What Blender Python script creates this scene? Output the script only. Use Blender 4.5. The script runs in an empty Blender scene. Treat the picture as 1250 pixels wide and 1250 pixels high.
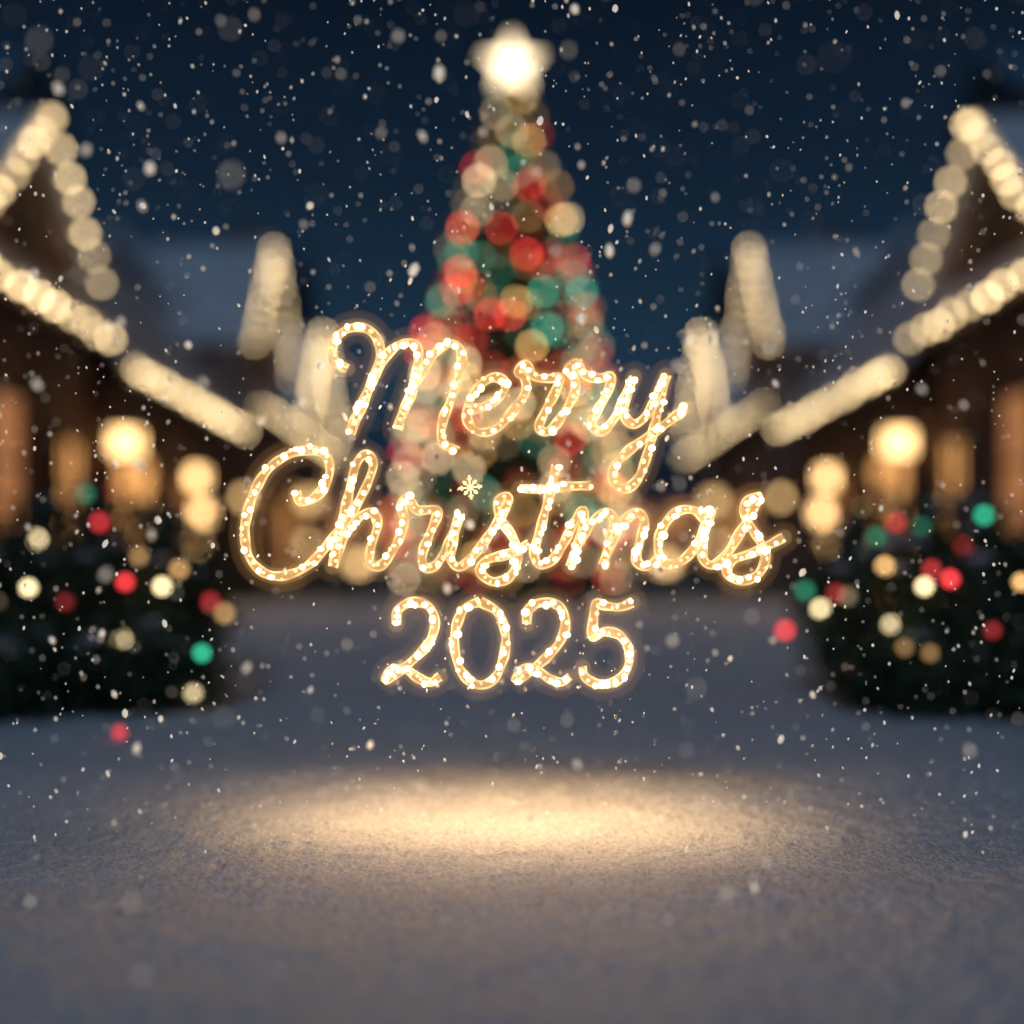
import bpy, math, random
import numpy as np
from mathutils import Vector, Matrix, noise
random.seed(11); rng=np.random.default_rng(7)
S=bpy.context.scene
S.view_settings.view_transform='Standard'
try: S.view_settings.look='None'
except Exception: pass

# ------------------------------------------------------------ helpers
def new_mat(name):
    m=bpy.data.materials.new(name); m.use_nodes=True
    return m,m.node_tree,m.node_tree.nodes['Principled BSDF']
def noise_mat(name,c1,c2,scale=5,rough=.8,bump=0.0,bscale=40,detail=3,emit=None,es=0):
    m,nt,b=new_mat(name)
    tc=nt.nodes.new('ShaderNodeTexCoord')
    n=nt.nodes.new('ShaderNodeTexNoise'); n.inputs['Scale'].default_value=scale; n.inputs['Detail'].default_value=detail
    nt.links.new(tc.outputs['Object'],n.inputs['Vector'])
    r=nt.nodes.new('ShaderNodeValToRGB'); r.color_ramp.elements[0].position=.35; r.color_ramp.elements[1].position=.65
    r.color_ramp.elements[0].color=(*c1,1); r.color_ramp.elements[1].color=(*c2,1)
    nt.links.new(n.outputs['Fac'],r.inputs['Fac']); nt.links.new(r.outputs['Color'],b.inputs['Base Color'])
    b.inputs['Roughness'].default_value=rough
    if bump>0:
        n2=nt.nodes.new('ShaderNodeTexNoise'); n2.inputs['Scale'].default_value=bscale; n2.inputs['Detail'].default_value=3
        nt.links.new(tc.outputs['Object'],n2.inputs['Vector'])
        bp=nt.nodes.new('ShaderNodeBump'); bp.inputs['Strength'].default_value=1; bp.inputs['Distance'].default_value=bump
        nt.links.new(n2.outputs['Fac'],bp.inputs['Height']); nt.links.new(bp.outputs['Normal'],b.inputs['Normal'])
    if emit:
        b.inputs['Emission Color'].default_value=(*emit,1); b.inputs['Emission Strength'].default_value=es
        m.cycles.emission_sampling='NONE'
    return m
def glow_mat(name,sampling='AUTO'):
    m,nt,b=new_mat(name); m.cycles.emission_sampling=sampling
    a=nt.nodes.new('ShaderNodeAttribute'); a.attribute_name='glow'
    nt.links.new(a.outputs['Color'],b.inputs['Emission Color']); b.inputs['Emission Strength'].default_value=1
    b.inputs['Base Color'].default_value=(.3,.25,.2,1); b.inputs['Roughness'].default_value=.3
    return m
def halo_mat(name,col,st):
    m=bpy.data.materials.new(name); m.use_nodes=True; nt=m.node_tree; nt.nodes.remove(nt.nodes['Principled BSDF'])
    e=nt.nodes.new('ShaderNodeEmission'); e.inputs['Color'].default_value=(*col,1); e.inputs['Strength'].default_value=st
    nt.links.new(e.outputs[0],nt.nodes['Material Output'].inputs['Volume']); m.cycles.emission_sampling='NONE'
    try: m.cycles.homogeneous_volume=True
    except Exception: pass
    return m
class MB:
    def __init__(s): s.v=[];s.f=[];s.c=[];s.m=[]
    def add(s,vs,fs,col=(0,0,0),mi=0):
        o=len(s.v); s.v.extend([tuple(v) for v in vs]); s.f.extend([tuple(i+o for i in f) for f in fs])
        s.c.extend([col]*len(vs)); s.m.extend([mi]*len(fs))
    def box(s,a,b,mi=0,col=(0,0,0)):
        x0,x1=sorted((a[0],b[0]));y0,y1=sorted((a[1],b[1]));z0,z1=sorted((a[2],b[2]))
        s.add([(x0,y0,z0),(x1,y0,z0),(x1,y1,z0),(x0,y1,z0),(x0,y0,z1),(x1,y0,z1),(x1,y1,z1),(x0,y1,z1)],
              [(0,3,2,1),(4,5,6,7),(0,1,5,4),(1,2,6,5),(2,3,7,6),(3,0,4,7)],col,mi)
    def ball(s,p,r,col,mi=0,sc=(1,1,1),T=None):
        V,F=T or ICO1
        s.add([(p[0]+v[0]*r*sc[0],p[1]+v[1]*r*sc[1],p[2]+v[2]*r*sc[2]) for v in V],F,col,mi)
    def obj(s,name,mats,parent=None,smooth=False,glow=False):
        me=bpy.data.meshes.new(name); me.from_pydata(s.v,[],s.f)
        for m in (mats if isinstance(mats,list) else [mats]): me.materials.append(m)
        me.polygons.foreach_set('material_index',s.m)
        if smooth: me.polygons.foreach_set('use_smooth',[True]*len(s.f))
        if glow:
            at=me.attributes.new('glow','FLOAT_COLOR','POINT')
            a=np.ones((len(s.v),4),dtype=np.float32); a[:,:3]=np.array(s.c); at.data.foreach_set('color',a.ravel())
        me.update(); o=bpy.data.objects.new(name,me); S.collection.objects.link(o)
        if parent: o.parent=parent
        return o
def ico(sub):
    import bmesh
    bm=bmesh.new(); bmesh.ops.create_icosphere(bm,subdivisions=sub,radius=1)
    bm.verts.ensure_lookup_table()
    V=[tuple(v.co) for v in bm.verts]; F=[tuple(v.index for v in f.verts) for f in bm.faces]; bm.free(); return V,F
ICO1=ico(1); ICO2=ico(2)
def empty(name,loc=(0,0,0)):
    e=bpy.data.objects.new(name,None); S.collection.objects.link(e); e.empty_display_size=.2; return e

# ------------------------------------------------------------ materials
M_glow=glow_mat('bulb_glass_lit')
M_fairy=glow_mat('fairy_bulb_lit','NONE')
M_jacket=noise_mat('clear_rope_jacket',(.3,.2,.1),(.4,.28,.15),40,.3,emit=(.75,.38,.11),es=1)
M_jacket.node_tree.nodes['Principled BSDF'].inputs['Alpha'].default_value=.30
M_halo1=halo_mat('bloom_halo_inner',(1,.60,.24),6.0)  # emissive volumes imitating lens bloom around the letters; no mist there
M_halo2=halo_mat('bloom_halo_outer',(1,.52,.20),1.3)
M_wall=noise_mat('brown_timber_wall',(.12,.06,.04),(.20,.11,.07),3,.85)
M_wall2=noise_mat('dark_stone_wall',(.15,.10,.08),(.26,.17,.13),2,.9)
M_wall3=noise_mat('grey_render_wall',(.08,.085,.11),(.12,.13,.16),1,.9)
M_trim=noise_mat('dark_trim_wood',(.06,.035,.024),(.10,.06,.04),12,.7)
M_roofsnow=noise_mat('roof_snow',(.46,.46,.49),(.66,.65,.66),1.5,.7,.03,4)
M_roofsnow_blue=noise_mat('blue_tinted_roof_snow',(.05,.13,.19),(.12,.21,.28),.8,.7)  # far roof snow, with the dim blue night light mixed into its colour
M_pane=noise_mat('warm_window_pane',(.3,.15,.06),(.5,.25,.1),2.5,.3,emit=(1,.40,.15),es=.38)
M_door=noise_mat('warm_door_glass',(.3,.15,.06),(.5,.25,.1),2.5,.3,emit=(1,.46,.14),es=1.3)
M_metal=noise_mat('black_iron',(.02,.02,.02),(.04,.04,.04),20,.4)
M_bark=noise_mat('bark',(.05,.03,.02),(.1,.06,.04),20,.9)
M_fir=noise_mat('fir_needles',(.03,.05,.022),(.07,.10,.045),4,.7)
M_box=noise_mat('shrub_leaves',(.02,.04,.018),(.045,.08,.035),9,.6)

# snow ground
m,nt,b=new_mat('snow_ground'); M_snow=m
tc=nt.nodes.new('ShaderNodeTexCoord')
b.inputs['Roughness'].default_value=.6
def nz(scale,detail,rough=.6):
    n=nt.nodes.new('ShaderNodeTexNoise'); n.inputs['Scale'].default_value=scale; n.inputs['Detail'].default_value=detail
    n.inputs['Roughness'].default_value=rough; nt.links.new(tc.outputs['Object'],n.inputs['Vector']); return n
n2=nz(120,3,.75)
r=nt.nodes.new('ShaderNodeValToRGB'); r.color_ramp.elements[0].color=(.54,.56,.61,1); r.color_ramp.elements[1].color=(.92,.92,.93,1)
r.color_ramp.elements[0].position=.34; r.color_ramp.elements[1].position=.64
nt.links.new(n2.outputs['Fac'],r.inputs['Fac']); nt.links.new(r.outputs['Color'],b.inputs['Base Color'])
bp2=nt.nodes.new('ShaderNodeBump'); bp2.inputs['Distance'].default_value=.009
nt.links.new(n2.outputs['Fac'],bp2.inputs['Height']); nt.links.new(bp2.outputs['Normal'],b.inputs['Normal'])

# ------------------------------------------------------------ ground
def gz(x,y):
    D=math.hypot(x,y); k=1/(1+max(0,D-6)*.25)
    z=.014*noise.noise(Vector((x*.5,y*1.1,1.3)))+.009*noise.noise(Vector((x*1.3,y*2.6,5)))
    c=2.44+.05*noise.noise(Vector((x*1.2,3,3)))+.03*x*x
    z+=.026*math.exp(-((y-c)/(.40 if y<c else .16))**2)*math.exp(-(x/1.6)**2)
    if D<6:
        z+=.026*noise.noise(Vector((x*1.1,y*5.0,11)))*min(1,max(.2,(1.9-y)*1.4))
        a=min(1,max(0,1.6-D*.2))
        n_=noise.noise(Vector((x*11,y*13,2)))
        z+=a*(.008*n_+.0055*noise.noise(Vector((x*30,y*34,7)))+.004*noise.noise(Vector((x*75,y*80,9)))+.0025*noise.noise(Vector((x*150,y*150,4))))
    return z*k
u=np.linspace(-1,1,761); xs=np.sign(u)*(abs(u)*2.0+ 260*abs(u)**13)
ya=-np.geomspace(.4,60,20)[::-1]; yb=np.linspace(-.35,.86,16); yc=np.linspace(.87,2.7,460); yc2=np.linspace(2.71,4.0,90); yd=np.geomspace(4.03,320,100)
ys=np.concatenate([ya,yb,yc,yc2,yd])
g=MB()
vs=[(x,y,gz(x,y)) for y in ys.tolist() for x in xs.tolist()]; nx=len(xs)
fs=[(j*nx+i,j*nx+i+1,(j+1)*nx+i+1,(j+1)*nx+i) for j in range(len(ys)-1) for i in range(nx-1)]
g.v=vs; g.f=fs; g.m=[0]*len(fs); g.obj('snow_ground',M_snow,smooth=True)

# ------------------------------------------------------------ houses
WARM=(1.0,.72,.37)
BR=.042
def lights_line(mb,p,q,step,r,st,col=WARM,jit=.03):
    p=Vector(p);q=Vector(q);n=max(1,int((q-p).length/step))
    for i in range(n+1):
        w=p.lerp(q,i/n); k=st*random.uniform(.6,1.35)
        mb.ball((w.x+random.uniform(-jit,jit),w.y+random.uniform(-jit,jit),w.z+random.uniform(-jit,jit)),r,tuple(c*k for c in col))
def house(s,y0,y1,XF,eave,depth,slope,gables,windows,doors,lst=3.4,step=.3,name='timber_house',mat=None,gst=.9,gstep=.31):
    e=empty(name); F=s*XF; B=s*(XF+depth); O=s*(XF-.3)
    w=MB(); w.box((F,y0,-.2),(B,y1,eave))
    mid=s*(XF+depth/2); rz=eave+slope*(depth/2+.3)
    for yy in (y0+.01,y1-.01):
        w.add([(F,yy,eave),(B,yy,eave),(mid,yy,rz-.35)],[(0,1,2)])
    t=MB(); k=y0+.4
    while k<y1-.2:
        t.box((F-s*.04,k-.05,0),(F-s*.001,k+.05,eave-.15)); k+=1.9
    t.box((F-s*.05,y0,0),(F-s*.002,y1,.35)); t.box((F-s*.06,y0,eave-.35),(F-s*.003,y1,eave-.12))
    r=MB()
    def slab(a,b,c,d,th=.22,mi=0):
        a,b,c,d=[Vector(v) for v in (a,b,c,d)]; up=Vector((0,0,th))
        r.add([a,b,c,d,a+up,b+up,c+up,d+up],[(0,3,2,1),(4,5,6,7),(0,1,5,4),(1,2,6,5),(2,3,7,6),(3,0,4,7)],mi=mi)
    B2=s*(XF+depth+.3)
    slab((O,y0-.05,eave),(O,y1+.05,eave),(mid,y1+.05,rz),(mid,y0-.05,rz))
    slab((B2,y0-.05,eave),(B2,y1+.05,eave),(mid,y1+.05,rz),(mid,y0-.05,rz))
    t.box((O-s*.03,y0-.05,eave-.1),(O+s*.02,y1+.05,eave+.05))
    L=MB(); lights_line(L,(O-s*.08,y0+.1,eave+.02),(O-s*.08,y1-.1,eave+.02),step,BR,lst)
    for (yc,hw,zb,zp) in gables:
        xf=s*(XF-.12); back=s*(XF+2.6)
        w.add([(xf,yc-hw,eave-.1),(xf,yc+hw,eave-.1),(xf,yc+hw,zb),(xf,yc,zp),(xf,yc-hw,zb)],[(0,1,2,3,4)])
        w.add([(xf,yc-hw,eave-.1),(xf,yc-hw,zb),(back,yc-hw,zb),(back,yc-hw,eave-.1)],[(0,1,2,3)])
        w.add([(xf,yc+hw,eave-.1),(xf,yc+hw,zb),(back,yc+hw,zb),(back,yc+hw,eave-.1)],[(0,1,2,3)])
        sl=(zp-zb)/hw; ov=.18
        xo=s*(XF-.3)
        for q in (-1,1):
            slab((xo,yc+q*(hw+ov),zb-sl*ov),(back,yc+q*(hw+ov),zb-sl*ov),(back,yc,zp),(xo,yc,zp),.14)
            lights_line(L,(xo-s*.08,yc,zp+.05),(xo-s*.08,yc+q*(hw+ov),zb-sl*ov+.05),gstep,BR,lst*gst*max(1,(yc/23)**2))
        t.box((xf-s*.05,yc-.35,(zb+zp)/2-.7),(xf-s*.002,yc+.35,(zb+zp)/2+.05))
    def opening(yc,hw,z0,z1,pm,nm,cross=True):
        f=MB(); x0=F-s*.03; x1=F-s*.14
        f.box((x0,yc-hw-.1,z0-.08),(x1,yc-hw,z1+.1)); f.box((x0,yc+hw,z0-.08),(x1,yc+hw+.1,z1+.1))
        f.box((x0,yc-hw,z1),(x1,yc+hw,z1+.1)); f.box((x0,yc-hw-.15,z0-.16),(F-s*.2,yc+hw+.15,z0-.081))
        if cross:
            f.box((F-s*.07,yc-.025,z0),(F-s*.11,yc+.025,z1)); zc=(z0+z1)/2
            f.box((F-s*.072,yc-hw,zc-.02),(F-s*.108,yc-.026,zc+.02)); f.box((F-s*.072,yc+.026,zc-.02),(F-s*.108,yc+hw,zc+.02))
        f.obj(nm+'_frame',M_trim,e)
        p=MB(); p.box((F-s*.05,yc-hw,z0-.08),(F-s*.066,yc+hw,z1)); p.obj(nm+'_pane',pm,e)
    for wd in windows: opening(*wd,M_pane,'window')
    for wd in doors: opening(*wd,M_door,'door')
    w.obj('walls',mat or M_wall,e); t.obj('trim',M_trim,e); r.obj('snowy_roof',M_roofsnow,e); L.obj('eave_string_lights',M_glow,e,True,True)
    return e
for s in (-1,1):
    j=0 if s<0 else .12
    house(s,6.5,14.1,5.3,3.32,4.4,1.35,[(12.15+j,1.25,4.05,5.26),(8.3,1.3,4.1,5.3)],
          [(11.35,.75,.9,2.3),(8.6,.65,1.0,2.25)],[(13.4,.3,.2,2.0)],step=.43,lst=11.5,gst=.72,gstep=.29)
    house(s,14.75,21.2,5.3,3.08,4.4,1.25,[],[(18.2,.5,1.0,2.0)],[(15.7,.75,.1,2.05)],step=.30,lst=9.5)
    house(s,22.4,33.0,5.35,3.75,5.0,1.2,[(23.9,1.7,5.1,7.2),(30,2.2,4.4,6.7)],[(25,.6,1.1,2.2),(28,.6,1.1,2.2)],[(26.6,.5,.15,2.1)],lst=8,step=.5,mat=M_wall2,gst=1.2,gstep=.28)
def big_house(x0,x1,y0,y1,eave,ridge,wins,name='town_house'):
    e=empty(name); w=MB(); w.box((x0,y0,-.2),(x1,y1,eave)); ym=(y0+y1)/2
    for xx in (x0+.01,x1-.01): w.add([(xx,y0,eave),(xx,y1,eave),(xx,ym,ridge-.1)],[(0,1,2)])
    w.obj('walls',M_wall3,e)
    r=MB()
    for yy in (y0-.4,y1+.4):
        a=[Vector(v) for v in ((x0-.3,yy,eave-.1),(x1+.3,yy,eave-.1),(x1+.3,ym,ridge),(x0-.3,ym,ridge))]
        up=Vector((0,0,.3)); r.add(a+[v+up for v in a],[(0,3,2,1),(4,5,6,7),(0,1,5,4),(1,2,6,5),(2,3,7,6),(3,0,4,7)])
    r.obj('snowy_roof',M_roofsnow_blue,e)
    c=MB(); xc=x0*.3+x1*.7; c.box((xc-.5,ym-.4,ridge-.8),(xc+.5,ym+.4,ridge+.5)); c.obj('chimney',M_wall2,e)
    p=MB(); f=MB()
    for (xc,zc) in wins:
        p.box((xc-.45,y0-.03,zc-.6),(xc+.45,y0-.045,zc+.6))
        f.box((xc-.55,y0-.01,zc+.6),(xc+.55,y0-.1,zc+.7)); f.box((xc-.55,y0-.01,zc-.7),(xc+.55,y0-.14,zc-.6))
        f.box((xc-.55,y0-.01,zc-.6),(xc-.45,y0-.1,zc+.6)); f.box((xc+.45,y0-.01,zc-.6),(xc+.55,y0-.1,zc+.6))
        f.box((xc-.03,y0-.05,zc-.6),(xc+.03,y0-.08,zc+.6))
    if wins: p.obj('window_panes',M_pane,e); f.obj('window_frames',M_trim,e)
for s in (-1,1):
    def X(a,b): return (min(s*a,s*b),max(s*a,s*b))
    big_house(*X(7.6,12.8),36,44,8.6,12.0,[(s*9,6.5),(s*11,6.5)])
    big_house(*X(12.5,22),28,31.5,12.3,13.9,[(s*14.5,9),(s*17,9)])
    big_house(*X(2.2,7.0),40,48,4.4,6.4,[(s*2.9,2.2),(s*4.3,2.2),(s*5.8,2.2)])
big_house(-1.9,1.9,46,52,5.0,7.6,[(-.9,2.3),(.9,2.3)])

# wall lanterns
def lantern(x,y,z,s,w=.16,h=.3,col=(1,.60,.24),st=9,post=False):
    e=empty('wall_lantern' if not post else 'lamp_post')
    f=MB(); g=MB()
    g.box((x-w*.75,y-w*.75,z-h/2),(x+w*.75,y+w*.75,z+h/2),0,tuple(c*st for c in col))
    for a in (-1,1):
        for b_ in (-1,1): f.box((x+a*w*.78-.012,y+b_*w*.78-.012,z-h/2-.01),(x+a*w*.78+.012,y+b_*w*.78+.012,z+h/2+.01))
    f.box((x-w,y-w,z+h/2+.011),(x+w,y+w,z+h/2+.04)); f.box((x-w,y-w,z-h/2-.04),(x+w,y+w,z-h/2-.011))
    k=z+h/2+.041; f.add([(x-w*.8,y-w*.8,k),(x+w*.8,y-w*.8,k),(x+w*.8,y+w*.8,k),(x-w*.8,y+w*.8,k),(x,y,k+.14)],[(0,1,4),(1,2,4),(2,3,4),(3,0,4)])
    if post:
        f.box((x-.035,y-.035,0),(x+.035,y+.035,z-h/2-.041)); f.box((x-.09,y-.09,-.05),(x+.09,y+.09,.15))
    else: f.box((x+s*w,y-.02,z-.02),(s*5.29,y+.02,z+.02))
    f.obj('frame',M_metal,e); g.obj('glass',M_glow,e,False,True)
for s in (-1,1):
    lantern(s*4.95,14.6,2.12,s,.19,.28,st=5.0)
    lantern(s*4.95,17.9,1.95,s,.13,.25,st=6); lantern(s*4.95,18.2,1.42,s,.13,.25,st=6)
    lantern(s*4.6,19.5,1.75,s,.09,.16,st=4.6,post=True)
    lantern(s*4.6,26,2.1,s,.2,.3,st=2.4,post=True)
    lantern(s*2.6,19.3,.62,s,.15,.22,st=3.8,post=True)
    lantern(s*4.3,24.0,1.1,s,.14,.2,st=2.6,post=True)
    lantern(s*4.75,17.2,.9,s,.08,.14,st=3.4,post=True)

# ------------------------------------------------------------ foliage helpers
def leafy(mb,p,n,spread,size,mi=0):
    for _ in range(n):
        c=Vector(p)+Vector(rng.normal(0,spread,3)); a=Vector(rng.normal(0,1,3)).normalized(); b_=a.cross(Vector(rng.normal(0,1,3))).normalized()
        L=size*random.uniform(.6,1.3); W=L*.28
        mb.add([c-a*L,c+b_*W,c+a*L,c-b_*W],[(0,1,2,3)],mi=mi)
# Christmas tree
TY=15.6
prof=[(0.3,1.50),(.9,1.55),(2,1.42),(3.8,1.12),(5.5,.66),(6.6,.32),(7.15,.05)]
def TR(z): return float(np.interp(z,[p[0] for p in prof],[p[1] for p in prof]))
tree=empty('christmas_tree')
tk=MB(); n=12
rings=[(0,.17),(1,.15),(3,.11),(5,.06),(7.1,.015)]
vs=[(r_*math.cos(2*math.pi*i/n),TY+r_*math.sin(2*math.pi*i/n),z) for z,r_ in rings for i in range(n)]
tk.add(vs,[(j*n+i,j*n+(i+1)%n,(j+1)*n+(i+1)%n,(j+1)*n+i) for j in range(len(rings)-1) for i in range(n)])
fo=MB(); z=.35
while z<7.05:
    R=TR(z); nb=int(9+R*13); off=random.random()*6.28
    for i in range(nb):
        a=off+6.283*i/nb+random.uniform(-.12,.12); rr=R*random.uniform(.82,1.1)
        tip=Vector((rr*math.cos(a),TY+rr*math.sin(a),z-.10*rr)); base=Vector((0,TY,z+.22*rr))
        d=(tip-base); sd=Vector((0,0,1)).cross(d).normalized()*.012
        tk.add([base-sd*2,base+sd*2,tip],[(0,1,2)])
        m_=int(4+rr*9)
        for q in range(m_):
            t_=(q+1)/m_; c=base.lerp(tip,t_)+Vector((0,0,-.05*math.sin(t_*3.14)))
            leafy(fo,c,3,.05+.05*t_,.075)
    z+=.17*(.6+.4*R)
tk.obj('trunk',M_bark,tree); fo.obj('foliage',M_fir,tree)
tb=MB()
cols=[((1,.72,.40),.36),((1,.56,.17),.20),((1,.05,.04),.29),((.05,.46,.29),.15)]
placed=[]
N=370
for i in range(N):
    best=None;bd=-1
    for _ in range(4):
        while True:
            z=random.uniform(.35,7.0)
            if random.random()<(TR(z)+.12)/1.7: break
        a=random.uniform(0,6.283) if i%3 else random.uniform(-2.9,-.25)
        R=TR(z)*random.uniform(.93,1.08)
        p=(R*math.cos(a),TY+R*math.sin(a),z)
        dd=min([(p[0]-q[0])**2+(p[1]-q[1])**2+(p[2]-q[2])**2 for q in placed] or [9])
        if dd>bd: bd=dd;best=p
    placed.append(best); p=best; z=p[2]
    u_=random.random(); acc=0
    for ci,(c,w_) in enumerate(cols):
        acc+=w_
        if u_<acc: break
    st=random.choice([1.2,2.0,3.2,5.2,8.5,13] if ci<2 else [1.8,2.8,4,5.5,7.5,11])*(.60+.40*min(1,z/4))
    tb.ball(p,.043,tuple(k*st for k in c))
tb.obj('string_lights',M_glow,tree,True,True)
st=MB(); pts=[]
for i in range(10):
    a=math.pi/2+i*math.pi/5; rr=.44 if i%2==0 else .215
    pts.append((rr*math.cos(a),TY,7.43+rr*math.sin(a)))
fs=[]
for i in range(10): fs+= [(i,(i+1)%10,10),((i+1)%10,i,11)]
st.add(pts+[(0,TY-.1,7.43),(0,TY+.1,7.43)],fs,(3.2,2.45,1.5)); st.obj('star_topper',M_glow,tree,False,True)

# shrubs with string lights
def shrub(x,y,rx,h,name='lit_shrub'):
    e=empty(name); f=MB(); sn=MB(); k=MB()
    for i in range(9):
        a=i*.7; tipx=x+rx*.6*math.cos(a); tipy=y+rx*.6*math.sin(a)
        k.add([(x-.012,y,-.03),(x+.012,y,-.03),(tipx,tipy,h*.7)],[(0,1,2)])
    for i in range(330):
        d=Vector(rng.normal(0,1,3)).normalized(); rr=random.uniform(.55,1)**.5
        bump=1+.25*noise.noise(Vector((d.x*2+x,d.y*2+y,d.z*2)))
        p=(x+d.x*rx*rr*bump,y+d.y*rx*rr*bump,max(.02,h*.5+d.z*h*.52*rr*bump))
        leafy(f,p,16,.05,.03)
        if d.z>.55 and rr>.9 and random.random()<.4: sn.add([(p[0]+v[0]*.05,p[1]+v[1]*.05,p[2]+v[2]*.018+.02) for v in ICO1[0]],ICO1[1])
    k.obj('stems',M_bark,e); f.obj('leaves',M_box,e)
    if sn.v: sn.obj('snow_caps',M_roofsnow,e,True)
    return e
groups={-1:[(-1.44,4.05,.40,.56),(-1.98,3.85,.44,.64),(-1.75,4.9,.5,.78),(-1.60,3.62,.24,.24),(-1.25,3.72,.22,.26)],
         1:[(1.46,4.05,.38,.54),(1.98,3.85,.44,.62),(1.75,4.9,.5,.78),(1.66,3.62,.24,.24),(1.34,3.74,.2,.24)]}
shr={s:[shrub(*g_) for g_ in gl] for s,gl in groups.items()}
CR=(1,.78,.42);GO=(1,.56,.20);RE=(1,.05,.06);GR=(.03,.45,.24)
SL=[(-1.67,.57,CR,6),(-1.70,.40,CR,6),(-1.50,.73,GR,1.2),(-1.45,.63,RE,2.5),(-1.31,.51,GO,1.6),(-1.36,.42,RE,4),(-1.23,.405,CR,6.5),(-1.17,.465,GO,2.4),
    (-1.06,.35,RE,1.5),(-1.01,.31,GO,2.0),(-1.37,.22,CR,6.0),(-1.09,.17,GR,4.5),(-1.57,.35,RE,.7),(-1.12,.03,CR,3),(-1.38,-.13,RE,1.6)]
SR=[(1.66,.655,GR,4.5),(1.35,.63,RE,2),(1.44,.615,GR,1.0),(1.28,.58,GR,1.4),(1.59,.545,RE,1.2),(1.31,.475,GO,5),(1.475,.465,RE,1.8),(1.54,.43,RE,5),(1.45,.405,CR,6.5),
    (1.03,.39,GR,1.8),(1.14,.38,RE,1.2),(1.18,.37,CR,.7),(1.085,.325,CR,6.5),(1.33,.27,CR,5),(.96,.25,RE,4),(1.38,.19,GO,.9),(1.47,.17,GO,.9),(1.79,.42,GO,4),(1.69,.25,RE,.9)]
for s,LL in ((-1,SL),(1,SR)):
    lb=MB()
    for (x,z,c,b_) in LL:
        y=4.0
        for (sx,sy,rx,h) in groups[s]:
            q=1-((x-sx)/rx)**2-((z-h/2)/(h*.52))**2
            if q>0: y=min(y,sy-rx*1.08*math.sqrt(q)-.03)
        y=max(y,3.3)
        if z<0: y=3.08
        lb.ball((x*y/4.0,y,max(gz(x,y)+.02,.45+(z-.45)*y/4)),.0165*y/4,tuple(k*b_ for k in c),T=ICO2)
    for i in range(14):
        sx,sy,rx,h=random.choice(groups[s][:3]); d=Vector(rng.normal(0,1,3)).normalized()
        c=random.choice([CR,GO,RE,GR]); k=random.choice([.4,.7,1.0])
        lb.ball((sx+d.x*rx*1.05,sy+d.y*rx*1.05,max(.03,h/2+d.z*h*.54)),.014,tuple(q*k for q in c))
    lb.obj('string_lights',M_glow,shr[s][0],True,True)
hd=MB()
for i in range(1500):
    x=random.uniform(-5,5); y=17.3+random.uniform(-.25,.25); leafy(hd,(x,y,random.uniform(.02,.42+.08*noise.noise(Vector((x*2,0,0))))),5,.06,.05)
hd.obj('low_hedge',M_box)

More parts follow.
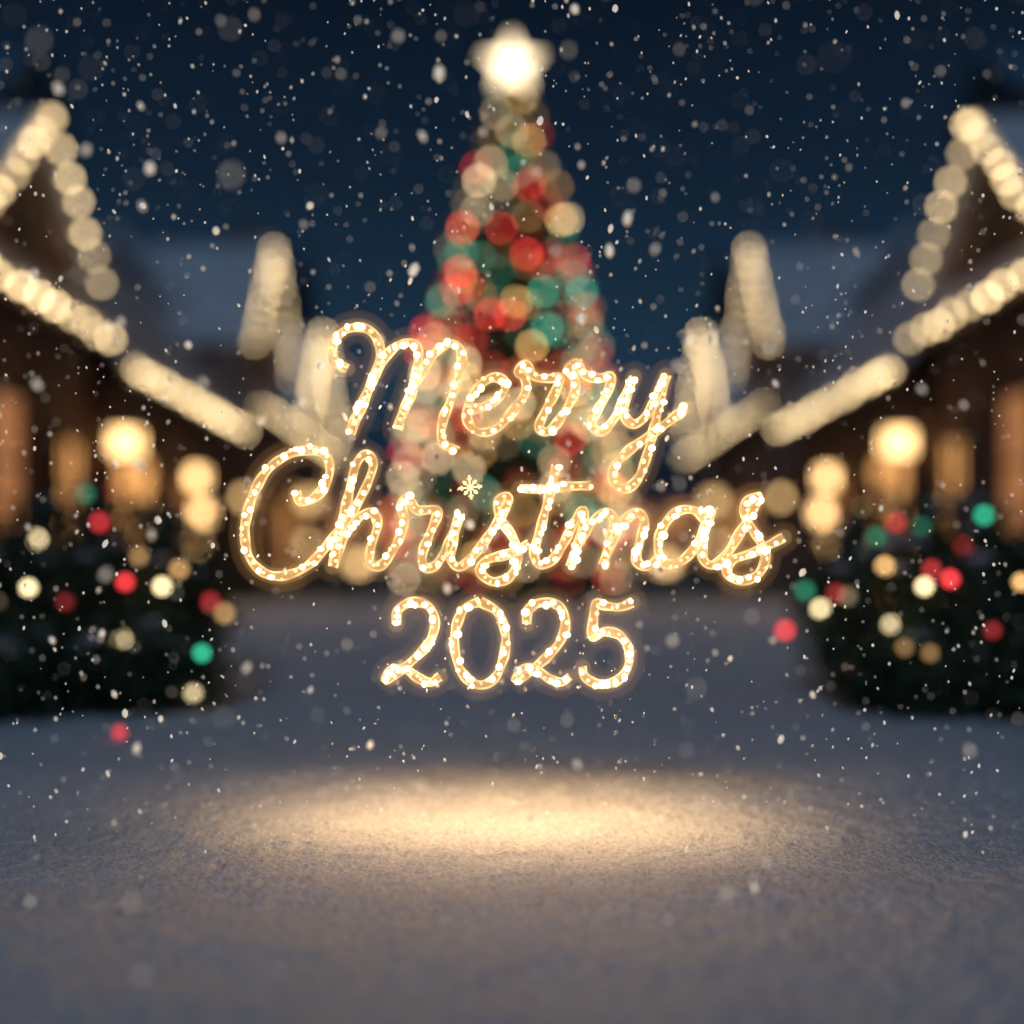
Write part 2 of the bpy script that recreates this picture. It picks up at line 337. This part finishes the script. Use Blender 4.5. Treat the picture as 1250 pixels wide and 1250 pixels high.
# ------------------------------------------------------------ light lettering
SY=1.8; U=SY/1389.0
def W(px,py): return Vector(((px-625)*U,SY,.45-(py-700)*U))
strokes=[
 [(424,450),(409,441),(406,420),(420,403),(442,399),(458,410),(464,430),(458,455),(446,485),(434,510),(428,529)],
 [(428,529),(440,500),(456,462),(474,432),(494,419),(509,424),(510,448),(500,482),(491,505),(485,524)],
 [(485,524),(498,492),(515,455),(535,427),(553,419),(563,430),(561,455),(550,488),(540,515),(540,540),(558,550)],
 [(572,502),(596,494),(614,480),(616,466),(602,460),(584,472),(571,495),(572,517),(588,528),(608,522),(628,500),(642,478),(640,462),(632,455),(642,446),(652,460),(672,462),(684,460),(676,482),(664,504),(658,522),(670,526),(686,508),(702,478),(700,460),(694,452),(704,444),(714,458),(732,462),(746,460),(740,482),(727,504),(722,520),(736,526),(752,508),(764,482),(774,460)],
 [(774,460),(765,484),(762,506),(774,518),(790,506),(803,480),(813,458)],
 [(813,458),(804,496),(794,540),(781,580),(765,596),(750,590),(750,570),(770,548),(804,524),(838,498)],
 [(362,600),(366,612),(384,607),(399,588),(401,563),(386,550),(360,552),(332,568),(312,598),(300,640),(303,676),(320,698),(346,703),(376,690),(402,662),(428,628),(448,592),(456,566),(446,555),(434,570),(424,612),(413,655),(406,692)],
 [(406,692),(418,660),(438,632),(455,626),(461,642),(453,668),(452,688),(466,690),(482,668),(494,638),(490,618),(498,606),(508,622),(528,622),(534,626),(526,648),(516,674),(518,692),(532,690),(548,664),(562,626)],
 [(562,626),(554,656),(550,682),(562,692),(582,674),(602,645),(618,618),(620,606),(608,612),(610,632),(626,656),(632,682),(622,704),(602,710),(586,698),(594,684),(622,676),(646,664)],
 [(679,568),(670,606),(660,644),(652,676),(660,690),(676,682),(690,660),(704,632),(712,624),(710,648),(702,672),(696,692)],
 [(634,596),(662,597),(692,594),(721,593)],
 [(696,692),(708,660),(726,634),(742,626),(749,638),(744,662),(736,690)],
 [(736,690),(748,660),(764,634),(780,626),(787,638),(780,664),(777,684),(790,692),(806,680)],
 [(862,634),(846,622),(824,626),(807,648),(803,672),(812,688),(830,686),(848,668),(862,640),(869,622),(860,652),(858,680),(870,690),(888,676),(906,646),(922,618),(926,606),(912,612),(908,628),(920,650),(934,676),(926,700),(906,709),(888,700),(894,684),(922,674),(957,656)],
 [(484,762),(486,745),(502,735),(522,739),(531,757),(525,782),(506,804),(484,822),(470,831),(478,818),(494,817),(512,829),(526,833),(537,826)],
 [(586,734),(568,742),(557,764),(555,792),(563,820),(582,836),(602,830),(614,806),(617,776),(608,748),(586,734)],
 [(643,762),(645,745),(661,735),(681,739),(690,757),(684,782),(665,804),(643,822),(629,831),(637,818),(653,817),(671,829),(685,833),(696,826)],
 [(772,735),(756,741),(738,739),(727,737),(724,756),(723,778),(738,771),(757,776),(768,794),(766,816),(752,832),(730,835),(714,826),(711,814)],
]
def catmull(P,step=2.0):
    P=[np.array(p,float) for p in P]; P=[2*P[0]-P[1]]+P+[2*P[-1]-P[-2]]; out=[]
    for i in range(1,len(P)-2):
        for t in np.linspace(0,1,14,endpoint=False):
            out.append(.5*((2*P[i])+(-P[i-1]+P[i+1])*t+(2*P[i-1]-5*P[i]+4*P[i+1]-P[i+2])*t*t+(-P[i-1]+3*P[i]-3*P[i+1]+P[i+2])*t**3))
    out.append(P[-2]); out=np.array(out); L=np.concatenate([[0],np.cumsum(np.linalg.norm(np.diff(out,axis=0),axis=1))])
    n=max(4,int(L[-1]/step)); s=np.linspace(0,L[-1],n); return np.stack([np.interp(s,L,out[:,0]),np.interp(s,L,out[:,1])],1),s
sign=empty('merry_christmas_2025_light_lettering')
wr=MB(); bl=MB(); jk=MB(); m1=MB(); m2=MB()
def tube(mb,pts,r,colf,sides=5,caps=False):
    n=len(pts); vs=[];cs=[]
    for i,p in enumerate(pts):
        t=(pts[min(i+1,n-1)]-pts[max(i-1,0)]).normalized(); a=t.cross(Vector((0,1,.01))).normalized(); b_=t.cross(a)
        for k in range(sides):
            q=6.283185*k/sides; vs.append(p+a*(r*math.cos(q))+b_*(r*math.sin(q))); cs.append(colf(i))
    o=len(mb.v); mb.v.extend(tuple(v) for v in vs); mb.c.extend(cs)
    fs=[(o+i*sides+k,o+i*sides+(k+1)%sides,o+(i+1)*sides+(k+1)%sides,o+(i+1)*sides+k) for i in range(n-1) for k in range(sides)]
    if caps: fs+= [tuple(o+k for k in range(sides))[::-1],tuple(o+(n-1)*sides+k for k in range(sides))]
    mb.f.extend(fs); mb.m.extend([0]*len(fs))
RP=5.0*U
for si,stt in enumerate(strokes):
    P,sl=catmull(stt); P3=[W(p[0],p[1])+Vector((0,.004*math.sin(si*2.1+q*.02),0)) for p,q in zip(P,sl)]
    n=len(P3); nrm=[]
    for i in range(n):
        t=(P3[min(i+1,n-1)]-P3[max(i-1,0)]).normalized(); nrm.append(t.cross(Vector((0,1,0))).normalized())
    ph0=random.random()*6; f0=random.random()*9
    Pm=P3[::3]+([P3[-1]] if (n-1)%3 else [])
    Pm=[Vector((p.x,SY,p.z)) for p in Pm]
    tube(jk,P3,5.6*U,lambda i:(0,0,0),10,True)
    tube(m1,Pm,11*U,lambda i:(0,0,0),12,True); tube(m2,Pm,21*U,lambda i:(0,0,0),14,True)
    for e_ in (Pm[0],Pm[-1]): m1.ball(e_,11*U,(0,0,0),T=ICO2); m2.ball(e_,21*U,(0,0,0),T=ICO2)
    for ph in (0,math.pi):
        pts=[]
        for i in range(n):
            w_=math.cos(ph+.5*math.sin(sl[i]*.045+ph0)); w2=math.sin(ph+.5*math.sin(sl[i]*.045+ph0))
            rr=RP*(1+.12*math.sin(sl[i]*.17+ph*2+f0))
            pts.append(P3[i]+nrm[i]*(rr*w_)+Vector((0,1,0))*(RP*w2))
        f1=random.random()*9
        tube(wr,pts,1.35*U,lambda i:tuple(c*(.8+.45*math.sin(f1+sl[i]*.23)*math.sin(i*.11+f1)) for c in (1.15,.72,.27)))
    q=2.0
    while q<sl[-1]:
        i=int(np.searchsorted(sl,q)); i=min(i,n-1)
        off=nrm[i]*(RP*random.uniform(-.8,.8))+Vector((0,random.uniform(-1.4,-.6)*RP,0))
        big=random.random()<.5
        r_=(4.2 if big else 2.5)*U*random.uniform(.8,1.2); s_=random.uniform(1.6,3.2) if big else random.uniform(.7,1.6)
        sc=(random.uniform(.8,1.3),1,random.uniform(.8,1.25))
        bl.ball(P3[i]+off,r_,(1.25*s_,.88*s_,.46*s_),sc=sc,T=ICO2)
        q+=random.uniform(5.5,12.5)
c=W(574,595)
for k in range(8):
    a=k*math.pi/4+.1; R=(13 if k%2==0 else 10)*U; d=Vector((math.cos(a),0,math.sin(a))); pr=Vector((-d.z,0,d.x))
    tube(wr,[c+d*R*.1,c+d*R*.6,c+d*R],1.2*U,lambda i:(1.4,1.0,.45))
    for q in (-1,1): tube(wr,[c+d*R*.55,c+d*R*.75+pr*q*R*.1,c+d*R*.85+pr*q*R*.25],1.0*U,lambda i:(1.3,.9,.4))
    bl.ball(c+d*R,1.9*U,(1.8,1.3,.65))
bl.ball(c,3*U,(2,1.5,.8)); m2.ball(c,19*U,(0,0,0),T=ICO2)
wr.obj('gold_wires',M_fairy,sign,True,True); bl.obj('fairy_bulbs',M_fairy,sign,True,True)
# fuse overlapping jacket and bloom-halo tubes into single closed skins
for mb,nm,mt,vx in ((jk,'rope_jacket',M_jacket,.0016),(m1,'bloom_halo_inner',M_halo1,.0030),(m2,'bloom_halo_outer',M_halo2,.0045)):
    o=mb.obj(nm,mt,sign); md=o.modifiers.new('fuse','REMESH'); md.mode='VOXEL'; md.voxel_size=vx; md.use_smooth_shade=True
for i,(px,py) in enumerate([(500,470),(740,500),(360,640),(620,650),(860,650),(530,790),(730,790)]):
    l=bpy.data.lights.new('bulb_cluster_glow','POINT'); l.energy=.40; l.color=(1,.58,.34); l.shadow_soft_size=.004
    o=bpy.data.objects.new('bulb_cluster_glow',l); S.collection.objects.link(o); o.location=W(px,py)+Vector((0,-.03,0)); o.parent=sign
for i,x in enumerate((-.32,-.16,0,.16,.32)):  # unseen spots added below the lettering to cast the warm pool on the snow
    l=bpy.data.lights.new('pool_fill_spot','SPOT'); l.energy=(1.7,2.4,2.8,2.4,1.7)[i]; l.color=(1,.63,.30); l.spot_size=math.radians(150); l.spot_blend=1; l.shadow_soft_size=.008
    o=bpy.data.objects.new('pool_fill_spot',l); S.collection.objects.link(o); o.parent=sign; o.location=(x,1.96,.265)
    o.rotation_euler=(math.radians(18),0,0)

# ------------------------------------------------------------ falling snow
M_flake=noise_mat('snowflake',(.85,.85,.85),(.95,.95,.95),50,.5,emit=(1,.83,.62),es=.5)  # warm emission stands in for lamp light scattered by the flakes
fl=MB()
def flake(x,y,z,r_):
    d=Matrix.Rotation(random.uniform(-.6,.6),3,'Y'); sx,sz=random.uniform(.7,1),random.uniform(1,1.7)
    fl.add([tuple(Vector((x,y,z))+d@Vector((v[0]*r_*sx*random.uniform(.8,1.15),v[1]*r_,v[2]*r_*sz))) for v in ICO1[0]],ICO1[1])
for i in range(6800):
    if i<4200: y=rng.normal(1.85,.22)
    else: y=random.uniform(.9,6)
    if y<.8: continue
    w_=max(1.1,y*.62); x=random.uniform(-w_,w_); z=random.uniform(.02,.45+max(1.1,.62*y))
    r_=random.choice([.0008,.001,.0012,.0015,.0018,.0025])
    if y>1.5 and random.random()<.02: r_=random.uniform(.0035,.006)
    flake(x,y,z,r_)
for i in range(55):
    y=random.uniform(2.1,2.8); flake(random.uniform(-1.2,1.2),y,random.uniform(.1,2.0),random.uniform(.006,.0110))
for i in range(40):
    y=random.uniform(1.0,1.45); flake(random.uniform(-.65,.65),y,random.uniform(.02,1.05),random.uniform(.0028,.0046))
fl.obj('falling_snow',M_flake,smooth=True)

# ------------------------------------------------------------ sky
w=bpy.data.worlds.new('World'); S.world=w; w.use_nodes=True; nt=w.node_tree; bg=nt.nodes['Background']
tc=nt.nodes.new('ShaderNodeTexCoord'); sp=nt.nodes.new('ShaderNodeSeparateXYZ'); nt.links.new(tc.outputs['Generated'],sp.inputs[0])
r=nt.nodes.new('ShaderNodeValToRGB'); cr=r.color_ramp
cr.elements[0].position=0; cr.elements[0].color=(.030,.054,.082,1)
cr.elements[1].position=1; cr.elements[1].color=(.004,.010,.022,1)
for p,c in ((.18,(.0115,.032,.058)),(.32,(.0058,.0160,.033)),(.46,(.0030,.0076,.017))):
    e=cr.elements.new(p); e.color=(*c,1)
nt.links.new(sp.outputs['Z'],r.inputs['Fac']); nt.links.new(r.outputs['Color'],bg.inputs['Color']); bg.inputs['Strength'].default_value=1
sl=bpy.data.lights.new('blue_snow_fill','SUN'); sl.energy=.50; sl.angle=math.radians(8); sl.color=(.40,.65,1)  # blue sun lamp added as fill to brighten the snow
so=bpy.data.objects.new('blue_snow_fill',sl); S.collection.objects.link(so); so.rotation_euler=(math.radians(48),math.radians(-14),0)

# ------------------------------------------------------------ camera
cam=bpy.data.cameras.new('camera'); co=bpy.data.objects.new('camera',cam); S.collection.objects.link(co)
co.location=(0,0,.45); co.rotation_euler=(math.radians(90),0,0); cam.lens=40; cam.sensor_width=36; cam.shift_y=.06
cam.clip_start=.05; cam.clip_end=600; cam.dof.use_dof=True; cam.dof.focus_distance=SY; cam.dof.aperture_fstop=.66
S.camera=co
